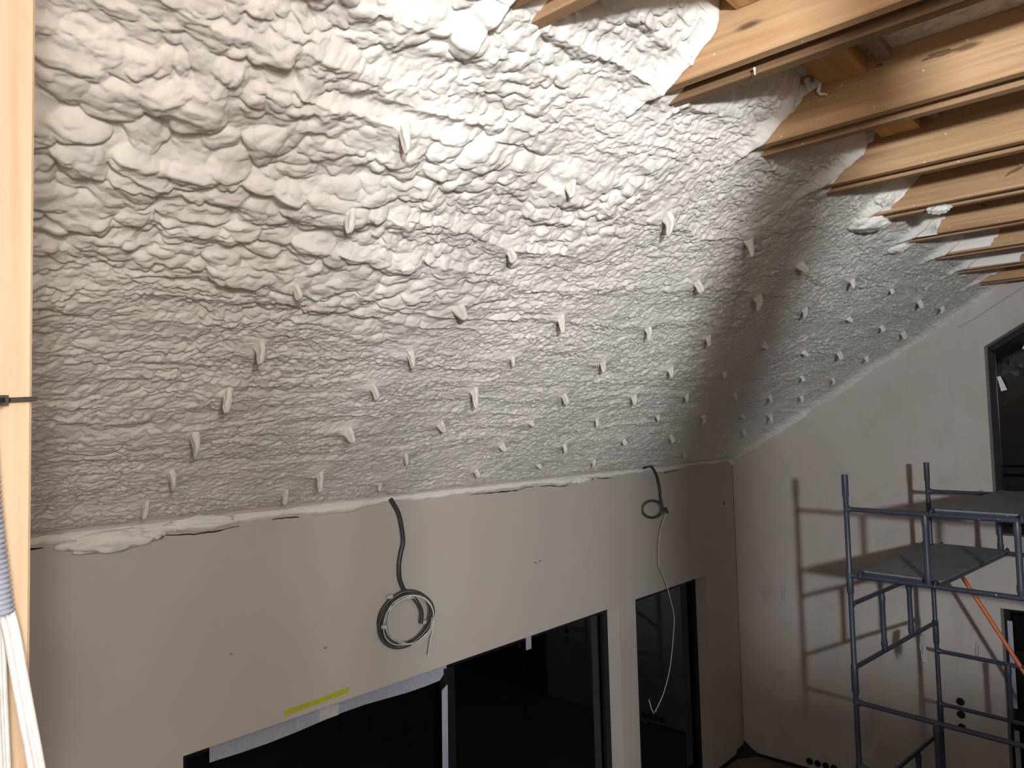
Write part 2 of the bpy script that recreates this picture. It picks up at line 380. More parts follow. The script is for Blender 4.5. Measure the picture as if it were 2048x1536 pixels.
# gable wall with window and door
sl = lambda y: 0.62+(1.41-y)*T                      # head of the gable window follows the roof
YR = -0.9
wg = MB()
wg.prism([(D+TH, ZF), (D+TH, ZP+0.1), (1.41, ZP+0.1), (1.41, ZF)], G, G+0.32)
wg.prism([(1.41, sl(1.41)), (1.41, ZP+0.9), (YR, ZP+0.9), (YR, sl(YR))], G, G+0.32)
wg.prism([(1.41, -1.81), (1.41, -1.14), (YR, -1.14), (YR, -1.81)], G, G+0.32)
wg.prism([(YR, ZF), (YR, ZP+0.9), (-4.3, ZP+0.9), (-4.3, ZF)], G, G+0.32)
wall_right = struct(wg.obj('wall_right', M_gable))
struct(MB().box(-2.6, -4.3, ZF, -2.4, D+TH, ZP+0.1).obj('wall_left', M_wall))
struct(MB().box(-2.6, -4.5, ZF, G+0.3, -4.3, ZP+0.9).obj('wall_front', M_wall))
pn = MB(); pw = 1.2; x = -2.4
panel = struct(MB().box(-2.4, -4.3, ZP+0.012, G, 1.12, ZP+0.05).obj('ceiling_1', M_panel))
while x < G-0.01:
    MB().box(x+0.002, -4.3, ZP, min(x+pw, G)-0.002, 1.12, ZP+0.012).obj('panel', M_panel, panel); x += pw
# loft deck the photographer and the lamps stand on, plus unseen slabs added to block the lamps
struct(MB().box(-2.4, -4.3, -1.75, 0.35, 0.75, -1.6).obj('floor_1', M_loft))
blockers = MB()
def slab(a, b, z0, z1, t):
    d = Vector((b[0]-a[0], b[1]-a[1], 0)).normalized(); n = Vector((-d.y, d.x, 0))*t/2
    c = [Vector((*a, 0))+n, Vector((*b, 0))+n, Vector((*b, 0))-n, Vector((*a, 0))-n]
    return [(p.x, p.y, z) for z in (z0, z1) for p in c], [(0, 3, 2, 1), (4, 5, 6, 7), (0, 1, 5, 4), (1, 2, 6, 5), (2, 3, 7, 6), (3, 0, 4, 7)]
blockers.add(*slab((0.19, -0.92), (0.46, -1.66), -1.75, -0.185, 0.04))
blockers.add(*slab((0.465, -0.615), (0.575, -0.79), -1.75, ZP, 0.04))
blockers.add(*slab((0.98, -1.38), (0.98, -4.25), -1.75, ZP, 0.10))
blockers.add(*slab((-0.505, -0.92), (-1.5, -0.75), -1.6, ZP, 0.04))
struct(blockers.obj('unseen_light_blockers', M_loft))

def bead_bottom(x):
    x = np.asarray(x, float); return ZT+0.016-(0.052+0.06*(fbm(x*2.2, x*0+7, 101, 3)-0.4)-0.003*(x-4)+0.005)
for a_, b_ in ((0.95, 1.12), (1.62, 2.10), (2.28, 2.46), (3.9, 4.62), (4.7, 5.1), (5.5, 5.75), (6.5, 7.0)):
    xs_ = np.arange(a_, b_, 0.02); zz_ = bead_bottom(xs_)+0.006*(vn(xs_*40, xs_*0, 5)-0.5); k_ = len(xs_)
    MB().tube([(x_, D+0.001, z_-0.004) for x_, z_ in zip(xs_, zz_)], [0.002+0.005*float(vn(np.array([x_*25.0]), np.array([1.0]), 6)[0])*math.sin(math.pi*(i_+0.5)/k_) for i_, x_ in enumerate(xs_)], 6).obj('joint_gap', M_dark, wall_back)
# corner seam, crack under the ridge, scratches
tr = MB().tube([(G-0.004, D-0.004, z) for z in np.linspace(ZF, ZT, 30)], 0.006, 6)
struct(tr.obj('trim_1', M_seam, None))
bb = MB(); bb.box(7.55, D-0.02, ZF, G, D, ZF+0.035); struct(bb.obj('baseboard_back', M_dark))
bb = MB(); bb.box(G-0.02, 3.05, ZF, G, D-0.02, ZF+0.03); struct(bb.obj('baseboard_right', M_dark))
pt = [(7.92, D-0.01, ZF), (7.98, D-0.012, ZF+0.09), (8.08, D-0.015, ZF+0.10), (G-0.01, D-0.02, ZF+0.13), (G-0.012, 3.90, ZF+0.07), (G-0.02, 3.80, ZF+0.02), (8.05, 3.88, ZF+0.01)]
struct(MB().add(pt+[(8.10, 3.93, ZF+0.05)], [(i, (i+1) % 7, 7) for i in range(7)]+[tuple(range(7))[::-1]]).obj('baseboard_corner', M_dark))
def crack(pts, r, m):
    o = MB().tube(spline(pts, 4), r, 5).obj('crack', m, wall_right); return o
M_crack = plain('hairline', (0.20, 0.17, 0.15), 0.9)
crack([(G, 1.614, 0.824), (G, 1.469, 0.894), (G, 1.318, 0.989), (G, 1.067, 1.142)], 0.0025, M_crack)
for (y, z) in ((1.62, -2.25), (1.60, -2.27), (3.47, -1.95), (3.44, -1.97)):
    crack([(G, y, z+0.09), (G, y+0.01, z), (G, y-0.005, z-0.08)], 0.003, M_crack)
MB().tube([(G-0.001, D-0.06, -0.93), (G+0.01, D-0.06, -0.93)], 0.02, 12)
MB().tube([(7.93, D+0.01, -0.955), (7.93, D-0.003, -0.955)], 0.022, 12).obj('plaster_hole', M_crack, wall_back)
for a, b in (((4.60, -1.115), (4.64, -1.125)), ((4.66, -1.112), (4.685, -1.116)), ((2.02, -1.22), (2.03, -1.225)), ((2.62, -1.33), (2.64, -1.33))):
    MB().tube([(a[0], D-0.001, a[1]), (b[0], D-0.001, b[1])], 0.006, 6).obj('scuff', M_seam, wall_back)

# ---------------------------------------------------------------- openings
def framed(name, xa, xb, ztop, zbot, mull):
    y0, y1 = D+0.13, D+0.21; f = 0.075
    root = empty(name, (xa, y0, zbot)); struct(root)
    MB().box(xa, y0, zbot, xa+f, y1, ztop).box(xb-f, y0, zbot, xb, y1, ztop).box(xa+f, y0, ztop-f, xb-f, y1, ztop).box(xa+f, y0, zbot, xb-f, y1, zbot+f).obj('window_frame', M_black, root)
    xs = [xa+f]+[v for q in mull for v in (q-0.05, q+0.05)]+[xb-f]
    for q in mull: MB().box(q-0.05, y0-0.012, zbot+f, q+0.05, y1-0.01, ztop-f).obj('mullion', M_black, root)
    for i in range(0, len(xs), 2): MB().box(xs[i]-0.01, y0+0.03, zbot+f, xs[i+1]+0.01, y0+0.04, ztop-f).obj('pane', M_glass, root)
    return root
win1 = framed('window_1', 1.76, 5.77, ZW, ZF+0.02, [3.76])
win2 = framed('window_2', 6.05, 7.44, ZW, ZF+0.02, [])
def film(name, pts, wd, m, parent):
    """slightly wavy strip of film: pts are (x, ztop, zbottom) along x on the frame"""
    v = []; f = []
    for i, (x, za, zb) in enumerate(pts):
        y = D+0.125+0.004*math.sin(i*1.3)
        v += [(x, y, za), (x, y, zb), (x, y-0.002, za), (x, y-0.002, zb)]
    n = len(pts)
    for i in range(n-1):
        a = i*4; b = a+4; f += [(a, a+1, b+1, b), (a+2, b+2, b+3, a+3), (a, b, b+2, a+2), (a+1, a+3, b+3, b+1)]
    f += [(0, 2, 3, 1), ((n-1)*4, (n-1)*4+1, (n-1)*4+3, (n-1)*4+2)]
    return link(name, v, f, m, parent)
hf = [(1.96+i*0.175, ZW-0.005, ZW-0.135-0.012*math.sin(i*0.9)) for i in range(11)]; hf[-1] = (3.74, ZW-0.005, ZW-0.09); hf.insert(-1, (3.67, ZW-0.005, ZW-0.145))
tag(film('film_strip', hf, 0, M_film, None), 'long pale blue-grey film strip along the head of the wide black opening', 'film')
v = []
vf = [(3.70+0.006*math.sin(z*3), z) for z in np.linspace(-1.87, -3.4, 12)]
m = MB()
for i in range(len(vf)-1):
    a, b = vf[i], vf[i+1]; y = D+0.112
    t0 = -0.025; m.add([(a[0]-0.028, y, a[1]-(0.03 if i == 0 else 0)), (a[0]+0.028, y, a[1]), (b[0]+0.028, y, b[1]), (b[0]-0.028, y, b[1]), (a[0]-0.028, y-.002, a[1]-(0.03 if i == 0 else 0)), (a[0]+0.028, y-.002, a[1]), (b[0]+0.028, y-.002, b[1]), (b[0]-0.028, y-.002, b[1])],
          [(0, 1, 2, 3), (4, 7, 6, 5), (0, 4, 5, 1), (1, 5, 6, 2), (2, 6, 7, 3), (3, 7, 4, 0)])
tag(m.obj('film_strip', M_film), 'upright pale film strip down the mullion of the wide black opening', 'film')
tag(MB().box(4.62, D+0.122, -1.84, 4.68, D+0.129, ZW).obj('tape_scrap', M_film), 'tiny grey-green tape scrap at the head of the wide dark opening', 'tape')
tag(MB().box(2.66, D+0.116, -1.81, 2.80, D+0.121, -1.735).obj('tape_patch', M_wire), 'small off-white tape patch stuck over the long film strip', 'tape')
yt = MB().add([(2.35, D-0.004, -1.655), (2.35, D-0.004, -1.625), (2.79, D-0.004, -1.643), (2.80, D-0.004, -1.612), (2.35, D, -1.655), (2.35, D, -1.625), (2.79, D, -1.643), (2.80, D, -1.612)],
              [(0, 2, 3, 1), (4, 5, 7, 6), (0, 1, 5, 4), (2, 6, 7, 3), (0, 4, 6, 2), (1, 3, 7, 5)])
tag(yt.obj('tape_strip', M_yellow), 'short yellow-green tape strip on the wall above the wide opening', 'tape')
# gable window
w3 = empty('window_3', (G+0.13, 1.41, -1.14)); struct(w3)
xa, xb, f = G+0.15, G+0.21, 0.05
m = MB(); m.prism([(1.41, -1.14), (1.41, sl(1.41)), (1.41-f, sl(1.41)-0.06), (1.41-f, -1.14)], xa, xb)
m.prism([(1.41, sl(1.41)), (YR, sl(YR)), (YR, sl(YR)-f*1.3), (1.41-f, sl(1.41-f)-f*1.3)], xa, xb)
m.prism([(1.41-f, -1.14), (1.41-f, -1.07), (YR, -1.07), (YR, -1.14)], xa, xb)
m.prism([(YR+f, -1.07), (YR+f, sl(YR+f)-f), (YR, sl(YR)-f), (YR, -1.07)], xa, xb); m.obj('window_frame', M_black, w3)
y1 = 1.41-f; MB().prism([(y1+.01, -1.08), (y1+.01, sl(y1)-f), (YR+f, sl(YR+f)-f), (YR+f, -1.08)], xa+0.035, xa+0.045).obj('pane', M_glass, w3)
def scrap(y, z, w_, h_, rot, label):
    c, s_ = math.cos(rot), math.sin(rot); x = xa-0.008
    q = [(-w_/2, -h_/2), (w_/2, -h_/2), (w_/2*0.7, h_/2), (-w_/2*0.5, h_/2)]
    pl = [(y+a*c-b*s_, z+a*s_+b*c) for a, b in q]
    return tag(MB().prism(pl, x, x+0.003).obj('tape_scrap', M_tapew), label, 'tape')
scrap(1.31, 0.27, 0.05, 0.14, -0.25, 'small white tape scrap on the left edge of the gable window')
scrap(1.07, 0.63, 0.08, 0.13, 0.4, 'white tape scrap high up under the sloped head of the gable window')
# lower gable door
d1 = empty('door_1', (G+0.13, 1.41, ZF)); struct(d1)
m = MB(); m.box(xa, 1.41-f, ZF, xb, 1.41, -1.81).box(xa, YR, -1.81-f, xb, 1.41-f, -1.81).box(xa, YR, ZF, xb, YR+f, -1.81-f).box(xa, YR+f, ZF, xb, 1.41-f, ZF+f); m.obj('door_frame', M_black, d1)
MB().box(xa-0.015, 0.62, ZF+f, xb, 0.72, -1.81-f).obj('door_stile', M_black, d1)
MB().box(xa+0.035, YR+f, ZF+f, xa+0.045, 1.41-f, -1.81-f).obj('pane', M_glass, d1)
MB().box(xa-0.006, 1.345, -2.75, xa, 1.385, -1.95).obj('protective_strip', M_film, d1)
MB().box(xa-0.006, 1.345, -3.6, xa, 1.385, -2.95).obj('protective_strip', M_film, d1)

# ---------------------------------------------------------------- round socket boxes
M_boxpl = plain('black_box', (0.02, 0.014, 0.012), 0.6); M_hole = plain('box_inside', (0.004, 0.003, 0.003), 0.8)
def socket(y, z, label, group):
    root = empty('socket_box', (G, y, z)); tag(root, label, 'socket', group)
    a = MB(); n = 20; r0, r1 = 0.036, 0.031; v = []
    for x, r in ((G, r0), (G-0.006, r0), (G-0.006, r1), (G-0.001, r1)):
        v += [(x, y+r*math.cos(2*math.pi*i/n), z+r*math.sin(2*math.pi*i/n)) for i in range(n)]
    a.add(v, [(k_*n+i, k_*n+(i+1) % n, (k_+1)*n+(i+1) % n, (k_+1)*n+i) for k_ in range(3) for i in range(n)]); a.obj('rim', M_boxpl, root)
    MB().add([(G-0.0015, y+r1*math.cos(2*math.pi*i/n), z+r1*math.sin(2*math.pi*i/n)) for i in range(n)], [tuple(range(n))]).obj('recess', M_hole, root)
for z, nm in ((-2.74, 'topmost'), (-2.86, 'middle'), (-2.98, 'lowest')):
    socket(1.78, z, nm+' round black socket box of the upright three on the gable wall', 'upright row of socket boxes')
for y, nm in ((3.25, 'first round black socket box from the corner'), (3.165, 'second round black socket box from the corner'), (3.08, 'third round black socket box from the corner'), (2.995, 'fourth round black socket box from the corner')):
    socket(y, -3.70, nm+', low down near the floor', 'low row of socket boxes')

# ---------------------------------------------------------------- collar ties: two boards side by side
def tie_label(i):
    return {-1: 'paired brown tie just showing at the top edge amid foam',
            0: 'biggest paired timber tie at top right, dark reddish lower board',
            1: 'second paired timber tie, long dark knot beside a wood block',
            2: 'third paired timber tie with torn foam flap at its end',
            3: 'fourth paired timber tie with a pale oval knot low on it',
            4: 'fifth paired timber tie with crumpled foam lumps above its end',
            5: 'sixth paired timber tie, darker, above the white foam smear',
            6: 'seventh paired timber tie, short piece in view at right edge',
            7: 'last thin timber tie close to the gable wall'}[i]
rnd = random.Random(4)
knots = {1: [(X0+S, 0.60, 1.295, 0.10, 0.018, 0.0), (X0+S, 0.80, 1.325, 0.03, 0.012, 0.0)], 3: [(X0+3*S, 0.60, 1.235, 0.085, 0.014, -0.35)], 4: [(X0+4*S, 0.87, 1.27, 0.03, 0.014, 0.0)], 2: [(X0+2*S, 0.42, 1.285, 0.03, 0.01, 0)]}
for i in range(-1, 8):
    x = X0+i*S; y1 = 1.62; y0 = -3.2
    m1 = wood_material('tie_wood_%s' % 'abcdefghij'[i+2], TL, TM, TD, knots.get(i, ()), i*3.7+1.3, 'y', True)
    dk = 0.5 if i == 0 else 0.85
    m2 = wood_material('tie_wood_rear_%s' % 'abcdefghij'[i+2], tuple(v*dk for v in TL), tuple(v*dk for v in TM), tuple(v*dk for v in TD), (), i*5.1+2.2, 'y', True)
    root = tag(empty('collar_tie', (x+W/2, 0, ZC)), tie_label(i), 'beam', 'paired timber ties under the ceiling panels')
    # ends cut to the roof slope so that they run into the foam
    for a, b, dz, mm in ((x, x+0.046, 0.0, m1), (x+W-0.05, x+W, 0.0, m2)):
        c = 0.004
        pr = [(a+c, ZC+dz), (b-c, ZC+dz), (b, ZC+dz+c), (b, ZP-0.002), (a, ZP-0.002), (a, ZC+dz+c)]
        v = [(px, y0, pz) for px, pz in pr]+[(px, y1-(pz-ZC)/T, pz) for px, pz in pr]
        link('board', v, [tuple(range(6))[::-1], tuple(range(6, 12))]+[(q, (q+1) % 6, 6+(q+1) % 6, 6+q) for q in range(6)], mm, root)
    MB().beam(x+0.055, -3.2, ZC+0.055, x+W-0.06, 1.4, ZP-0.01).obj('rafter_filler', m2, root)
# blocks between the ties under the panel
M_block = wood_material('block_wood', (0.60, 0.36, 0.15), (0.53, 0.30, 0.12), (0.38, 0.19, 0.08), (), 7.7, 'x')
M_block2 = wood_material('block_wood_grey', (0.33, 0.25, 0.19), (0.28, 0.20, 0.15), (0.17, 0.12, 0.09), (), 2.7, 'x')
for i in range(0, 4):
    x = X0+i*S
    ya = 0.845+rnd.uniform(-.01, .01)
    dsc = ['at the top edge above the biggest paired tie', 'left of the long dark knot, against the second tie', 'against the third tie, above its face', 'of which a thin edge shows above the fourth tie'][i]
    o = MB().add([(px, py, pz) for pz in (1.312, 1.375) for py, sk in ((ya, 0), (ya+0.165, 0)) for px in (x-S+W+0.002, x-0.006)],
             [(0, 2, 3, 1), (4, 5, 7, 6), (0, 1, 5, 4), (2, 6, 7, 3), (0, 4, 6, 2), (1, 3, 7, 5)]).obj('spacer_block', M_block)
    tag(o, 'ochre wood spacer block '+dsc, 'block', 'wood blocks between the ties')
    if i in (1, 2): tag(MB().box(x-S+W+0.002, ya-0.085, 1.335, x-0.004, ya-0.04, 1.374).obj('thin_lath', M_block2), 'thin grey-brown lath right of the wood block that sits against the '+('second' if i == 1 else 'third')+' tie', 'lath')

# ---------------------------------------------------------------- foam-coated hangers on the slope
def hanger_mesh(seed):
    r = random.Random(seed); K = 11; n = 14; v = []; f = []
    L = 0.088+r.uniform(-.012, .012); bend = r.uniform(-0.03, 0.03); curl = r.choice([0, 0, 0.02, 0.03]); tw = r.uniform(-.25, .25)
    for k_ in range(K):
        t = k_/(K-1)
        w_ = 0.018+0.050*math.exp(-t*5)+0.005*math.sin(t*3+seed)          # half width up the slope
        th = 0.0105+0.060*math.exp(-t*6)+0.003*math.sin(t*5+seed*2)        # half thickness along the wall
        if k_ == K-1: w_ *= 0.45; th *= 0.4
        if k_ == K-2: w_ *= 0.85; th *= 0.85
        cs = -bend*t*t-curl*max(0, t-0.6)*2; cx = 0.010*math.sin(t*2.2+seed)
        h = -0.04+(L+0.04)*(t**0.9)-(curl*0.9*max(0, t-0.75))
        for j in range(n):
            a = 2*math.pi*j/n; e = 0.8
            ca, sa = math.cos(a), math.sin(a)
            px = math.copysign(abs(ca)**e, ca)*th; ps = math.copysign(abs(sa)**e, sa)*w_
            groove = 1-0.28*math.exp(-(ps/(0.3*w_))**2) if t > 0.25 else 1     # rib of the metal strip under the foam
            px *= groove; px, ps = px*math.cos(tw)-ps*math.sin(tw), px*math.sin(tw)+ps*math.cos(tw)
            jit = 1+0.12*math.sin(j*2.7+k_*1.9+seed)
            P = np.array([cx+px*jit, 0, 0])+UP*(cs+ps*jit)+N*h
            v.append(tuple(P))
    for k_ in range(K-1):
        for j in range(n): f.append((k_*n+j, k_*n+(j+1) % n, (k_+1)*n+(j+1) % n, (k_+1)*n+j))
    f.append(tuple(range((K-1)*n, K*n)))
    me = bpy.data.meshes.new('foam_hanger'); me.from_pydata(v, [], f); me.update()
    bm = bmesh.new(); bm.from_mesh(me); bmesh.ops.recalc_face_normals(bm, faces=bm.faces)
    bmesh.ops.subdivide_edges(bm, edges=bm.edges, cuts=1, use_grid_fill=True, smooth=0.6); bm.to_mesh(me); bm.free()
    me.polygons.foreach_set('use_smooth', [True]*len(me.polygons)); me.materials.append(M_foam_dim); return me
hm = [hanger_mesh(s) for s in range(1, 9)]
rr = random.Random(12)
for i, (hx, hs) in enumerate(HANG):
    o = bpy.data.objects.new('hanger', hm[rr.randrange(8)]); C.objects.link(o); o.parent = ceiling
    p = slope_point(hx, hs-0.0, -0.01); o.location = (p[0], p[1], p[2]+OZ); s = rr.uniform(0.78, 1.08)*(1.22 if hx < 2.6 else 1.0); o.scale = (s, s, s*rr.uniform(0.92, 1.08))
# drips and torn flaps of foam at the ends of the ties
def drip(pts, r, m=M_foam): autosmooth(MB().tube(spline(pts, 5), [max(0.0015, r*(1-0.55*(i/(len(pts)*5-5)))*(1+0.25*math.sin(i*1.7))) for i in range(len(pts)*5-4)], 9).obj('foam_drip', m, ceiling), 80)
xt = lambda i: X0+i*S
drip([(xt(0)-0.02, 1.16, 1.335), (xt(0)-0.03, 1.15, 1.29), (xt(0)-0.02, 1.155, 1.245), (xt(0)-0.022, 1.16, 1.205)], 0.009)
drip([(xt(1)-0.01, 1.03, 1.345), (xt(1)-0.03, 1.01, 1.32), (xt(1)-0.02, 1.02, 1.285), (xt(1)-0.014, 0.99, 1.27)], 0.010)
drip([(xt(1)-0.03, 1.06, 1.35), (xt(1)-0.04, 1.05, 1.30)], 0.012)
drip([(xt(0)+0.10, 1.0, 1.155), (xt(0)+0.10, 0.998, 1.13)], 0.004)
def flap(pts, t, m=M_foam):
    """thin torn sheet on the near face of a tie: pts in (y, z), x of the face, thickness"""
    x, poly = pts; r = random.Random(len(poly)); n = len(poly)
    cy = sum(p[0] for p in poly)/n; cz = sum(p[1] for p in poly)/n
    v = [(x-0.001, y, z) for y, z in poly]+[(x-t*0.5, cy+(y-cy)*0.92, cz+(z-cz)*0.92) for y, z in poly]+[(x-t, cy+(y-cy)*0.6, cz+(z-cz)*0.6) for y, z in poly]+[(x-t*1.2, cy, cz)]
    f = [(k_*n+i, k_*n+(i+1) % n, (k_+1)*n+(i+1) % n, (k_+1)*n+i) for k_ in range(2) for i in range(n)]+[(2*n+i, 2*n+(i+1) % n, 3*n) for i in range(n)]
    return link('foam_flap', v, f, m, ceiling, True)
def ragged(a, b, n, amp, seed):
    r = random.Random(seed); return [(a[0]+(b[0]-a[0])*i/n+r.uniform(-amp, amp), a[1]+(b[1]-a[1])*i/n+r.uniform(-amp, amp)) for i in range(n+1)]
for i, (yt_, zt_, yb_, zb_) in {0: (1.17, 1.33, 1.30, 1.155), 1: (1.0, 1.35, 1.28, 1.155), 2: (1.0, 1.36, 1.24, 1.16), 3: (0.98, 1.36, 1.20, 1.155), 4: (1.02, 1.36, 1.14, 1.15), 5: (0.86, 1.34, 0.98, 1.16), 6: (0.80, 1.33, 0.92, 1.16)}.items():
    poly = ragged((yt_, zt_), (yb_, zb_), 12, 0.012, i+3)+[(yb_+0.35, zb_), (yb_+0.30, zb_+0.14), (yt_+0.14, zt_)]
    flap((xt(i), poly), 0.007, M_foam)
# lumps of foam pressed around the tie ends
def lump(c, rx, ry, rz, seed):
    bm = bmesh.new(); bmesh.ops.create_icosphere(bm, subdivisions=4, radius=1)
    vv = np.array([v.co for v in bm.verts]); ff = [tuple(v.index for v in f.verts) for f in bm.faces]; bm.free()
    d = 1+0.5*(fbm(vv[:, 0]*1.9+9+seed, vv[:, 1]*1.9+9+vv[:, 2], 7)-0.5)+0.30*pillow(vv[:, 0]*2.6+20+seed, vv[:, 1]*2.6+20+vv[:, 2]*1.5, 9)
    vv = vv*d[:, None]*np.array([rx, ry, rz])+np.array(c)
    link('foam_lump', vv, ff, M_foam, ceiling, True)
lump((xt(0)-0.06, 1.20, 1.31), 0.05, 0.08, 0.06, 1)
lump((xt(0)+0.02, 1.63, 1.06), 0.05, 0.09, 0.035, 3)
lump((xt(3)-0.02, 1.22, 1.24), 0.05, 0.06, 0.045, 4)
lump((xt(3)+0.10, 1.36, 1.13), 0.09, 0.10, 0.035, 5)
lump((xt(3)+0.12, 0.98, 1.14), 0.03, 0.05, 0.022, 6)
lump((xt(4)+0.08, 1.42, 1.12), 0.05, 0.08, 0.03, 7)
lump((1.42, 3.99, -0.52), 0.20, 0.03, 0.045, 8)
lump((1.85, 3.99, -0.48), 0.16, 0.02, 0.030, 9)
lump((5.25, 3.99, -0.50), 0.16, 0.02, 0.022, 10)

# ---------------------------------------------------------------- timber post at the left edge, conduit, cables
M_post = wood_material('pale_spruce', (0.54, 0.41, 0.285), (0.49, 0.36, 0.24), (0.41, 0.28, 0.17), [(0.236, 0.93, 0.475, 0.006, 0.006, 0), (0.248, 0.93, 0.262, 0.004, 0.006, 0), (0.245, 0.93, -0.215, 0.004, 0.005, 0)], 3.3, 'z')
c = 0.003; px0, px1, py0, py1 = 0.13, 0.2555, 0.965, 1.03
pr = [(px0+c, py0), (px1-c, py0), (px1, py0+c), (px1, py1), (px0, py1), (px0, py0+c)]
zs = list(np.linspace(-1.6, ZP+0.0, 2))
post = link('timber_post', [(a, b, z) for z in (-1.75, 0.93+0.3) for a, b in pr], [tuple(range(6))[::-1], tuple(range(6, 12))]+[(q, (q+1) % 6, 6+(q+1) % 6, 6+q) for q in range(6)], M_post)
tag(post, 'pale planed timber post along the left edge of the picture', 'post')
def corrugated(path, r, pitch, amp):
    P = spline(path, 30); L = [0]
    for a, b in zip(P, P[1:]): L.append(L[-1]+(b-a).length)
    n = int(L[-1]/pitch*6); pts = []; rad = []
    j = 0
    for i in range(n+1):
        s = L[-1]*i/n
        while j < len(L)-2 and L[j+1] < s: j += 1
        t = (s-L[j])/(L[j+1]-L[j]); pts.append(P[j].lerp(P[j+1], t)); rad.append(r+amp*math.cos(2*math.pi*i/6))
    return pts, rad
cr = empty('corrugated_conduit', (0.21, 0.94, -0.184)); tag(cr, 'grey-blue ribbed conduit strapped to the pale timber post', 'conduit')
p_, r_ = corrugated([(0.190, 0.945, 0.9), (0.193, 0.944, 0.45), (0.197, 0.943, 0.10), (0.2005, 0.940, -0.02), (0.206, 0.936, -0.10), (0.2145, 0.932, -0.184)], 0.0172, 0.0052, 0.0011)
MB().tube(p_, r_, 20, False).obj('ribbed_sleeve', M_conduit, cr, True)
def twin(path, w_, t_, twist=0):
    """flat twin cable: three round cores side by side"""
    P = spline(path, 8); m = MB()
    for k_ in (-1, 0, 1):
        pts = [p+Vector((math.cos(twist), math.sin(twist), 0))*k_*w_/3 for p in P]; m.tube(pts, t_ if k_ else t_*0.85, 10)
    return m
twin([(0.224, 0.933, -0.178), (0.2285, 0.926, -0.205), (0.2350, 0.915, -0.26), (0.2450, 0.90, -0.34), (0.254, 0.885, -0.42), (0.262, 0.87, -0.55)], 0.0135, 0.0036).obj('flat_cable', M_white, cr, True)
twin([(0.2165, 0.934, -0.178), (0.218, 0.932, -0.205), (0.220, 0.930, -0.27), (0.2225, 0.926, -0.34), (0.225, 0.92, -0.42), (0.228, 0.91, -0.55)], 0.012, 0.0034, 0.4).obj('flat_cable', M_white, cr, True)
twin([(0.209, 0.936, -0.178), (0.210, 0.936, -0.25), (0.212, 0.934, -0.36), (0.214, 0.93, -0.55)], 0.010, 0.0034).obj('flat_cable', M_white, cr, True)
zt_ = empty('cable_tie', (0.21, 0.93, 0.044)); tag(zt_, 'black cable tie looped around the timber post and ribbed conduit', 'cable tie')
lp = [(0.172, 0.958, 0.041), (0.180, 0.930, 0.0405), (0.197, 0.9225, 0.0405), (0.2145, 0.930, 0.041), (0.224, 0.955, 0.042), (0.232, 0.961, 0.0425), (0.2575, 0.961, 0.044), (0.2585, 1.034, 0.044), (0.128, 1.034, 0.041), (0.127, 0.961, 0.040), (0.172, 0.958, 0.041)]
v = []; f = []; P = [Vector(p) for p in lp[:-1]]; n = len(P); cc = Vector((0.195, 0.985, 0.042))
for p in P:
    o_ = (p-cc); o_.z = 0; o_.normalize()
    v += [p+Vector((0, 0, 0.0026)), p-Vector((0, 0, 0.0026)), p+o_*0.0015-Vector((0, 0, 0.0026)), p+o_*0.0015+Vector((0, 0, 0.0026))]
for i in range(n):
    a = i*4; b = ((i+1) % n)*4
    for q in range(4): f.append((a+q, a+(q+1) % 4, b+(q+1) % 4, b+q))
link('strap', v, f, M_tie, zt_)
MB().box(0.2235, 0.9555, 0.037, 0.2305, 0.9625, 0.0475).obj('lock_head', M_tie, zt_)

# ---------------------------------------------------------------- cables hanging from the foam on the low wall
cc = empty('cable_coil', (3.15, 3.9, -1.4)); tag(cc, 'dark conduit hanging from the foam, ending in a big coil', 'cable')
autosmooth(MB().tube(spline([(3.13, 3.97, -0.47), (3.19, 3.96, -0.58), (3.221, 3.96, -0.75), (3.20, 3.96, -0.83), (3.183, 3.96, -0.91), (3.185, 3.96, -1.0), (3.21, 3.955, -1.07)], 6), 0.0155, 12).obj('drop_conduit', M_bconduit, cc), 60)
e1 = Vector((math.cos(0.5), -math.sin(0.5), 0)); e2 = Vector((0, 0, 1)); ctr = Vector((3.165, 3.90, -1.245))
def loop(rx, ry, off, ang0, turns, rad, tilt, m, name, wob=0.0, cy=0.0, seed=1):
    pts = []; K = int(34*turns); r = random.Random(seed); p1 = r.uniform(0, 6)
    for i in range(K+1):
        a = ang0+2*math.pi*turns*i/K; q = 1+wob*math.sin(2*a+p1)+0.5*wob*math.sin(3.3*a+p1)
        x = rx*q*math.cos(a); y = ry*q*math.sin(a); x, y = x*math.cos(tilt)-y*math.sin(tilt), x*math.sin(tilt)+y*math.cos(tilt)
        pts.append(ctr+e1*(x+off[0])+e2*(y+off[1])+Vector((0, -1, 0))*(cy+0.006*math.sin(a*1.5+p1)))
    return pts
def addloop(name, m, *a, **kw):
    rad = a[5]; pts = loop(*a[:7], m, name, **kw); autosmooth(MB().tube(pts, rad, 8).obj(name, m, cc), 70); return pts
addloop('coil_turn', M_bconduit, 0.180, 0.160, (0.010, 0.0), 1.2, 1.0, 0.0130, 0.5, wob=0.03, seed=2)
addloop('coil_turn', M_bconduit, 0.172, 0.150, (0.018, -0.008), 0.4, 1.0, 0.0130, 0.7, wob=0.03, cy=0.02, seed=3)
addloop('coil_turn', M_bconduit, 0.186, 0.152, (-0.004, -0.010), 2.0, 0.9, 0.0120, 0.6, wob=0.04, cy=0.035, seed=4)
autosmooth(MB().tube(spline([(3.21, 3.955, -1.07), (3.25, 3.88, -1.14), (3.285, 3.86, -1.22), (3.28, 3.86, -1.30)], 6), 0.013, 10).obj('conduit_tail', M_bconduit, cc), 60)
addloop('thin_wire', M_wire, 0.178, 0.145, (0.0, -0.012), 1.9, 1.0, 0.0036, 0.75, wob=0.06, cy=0.05, seed=5)
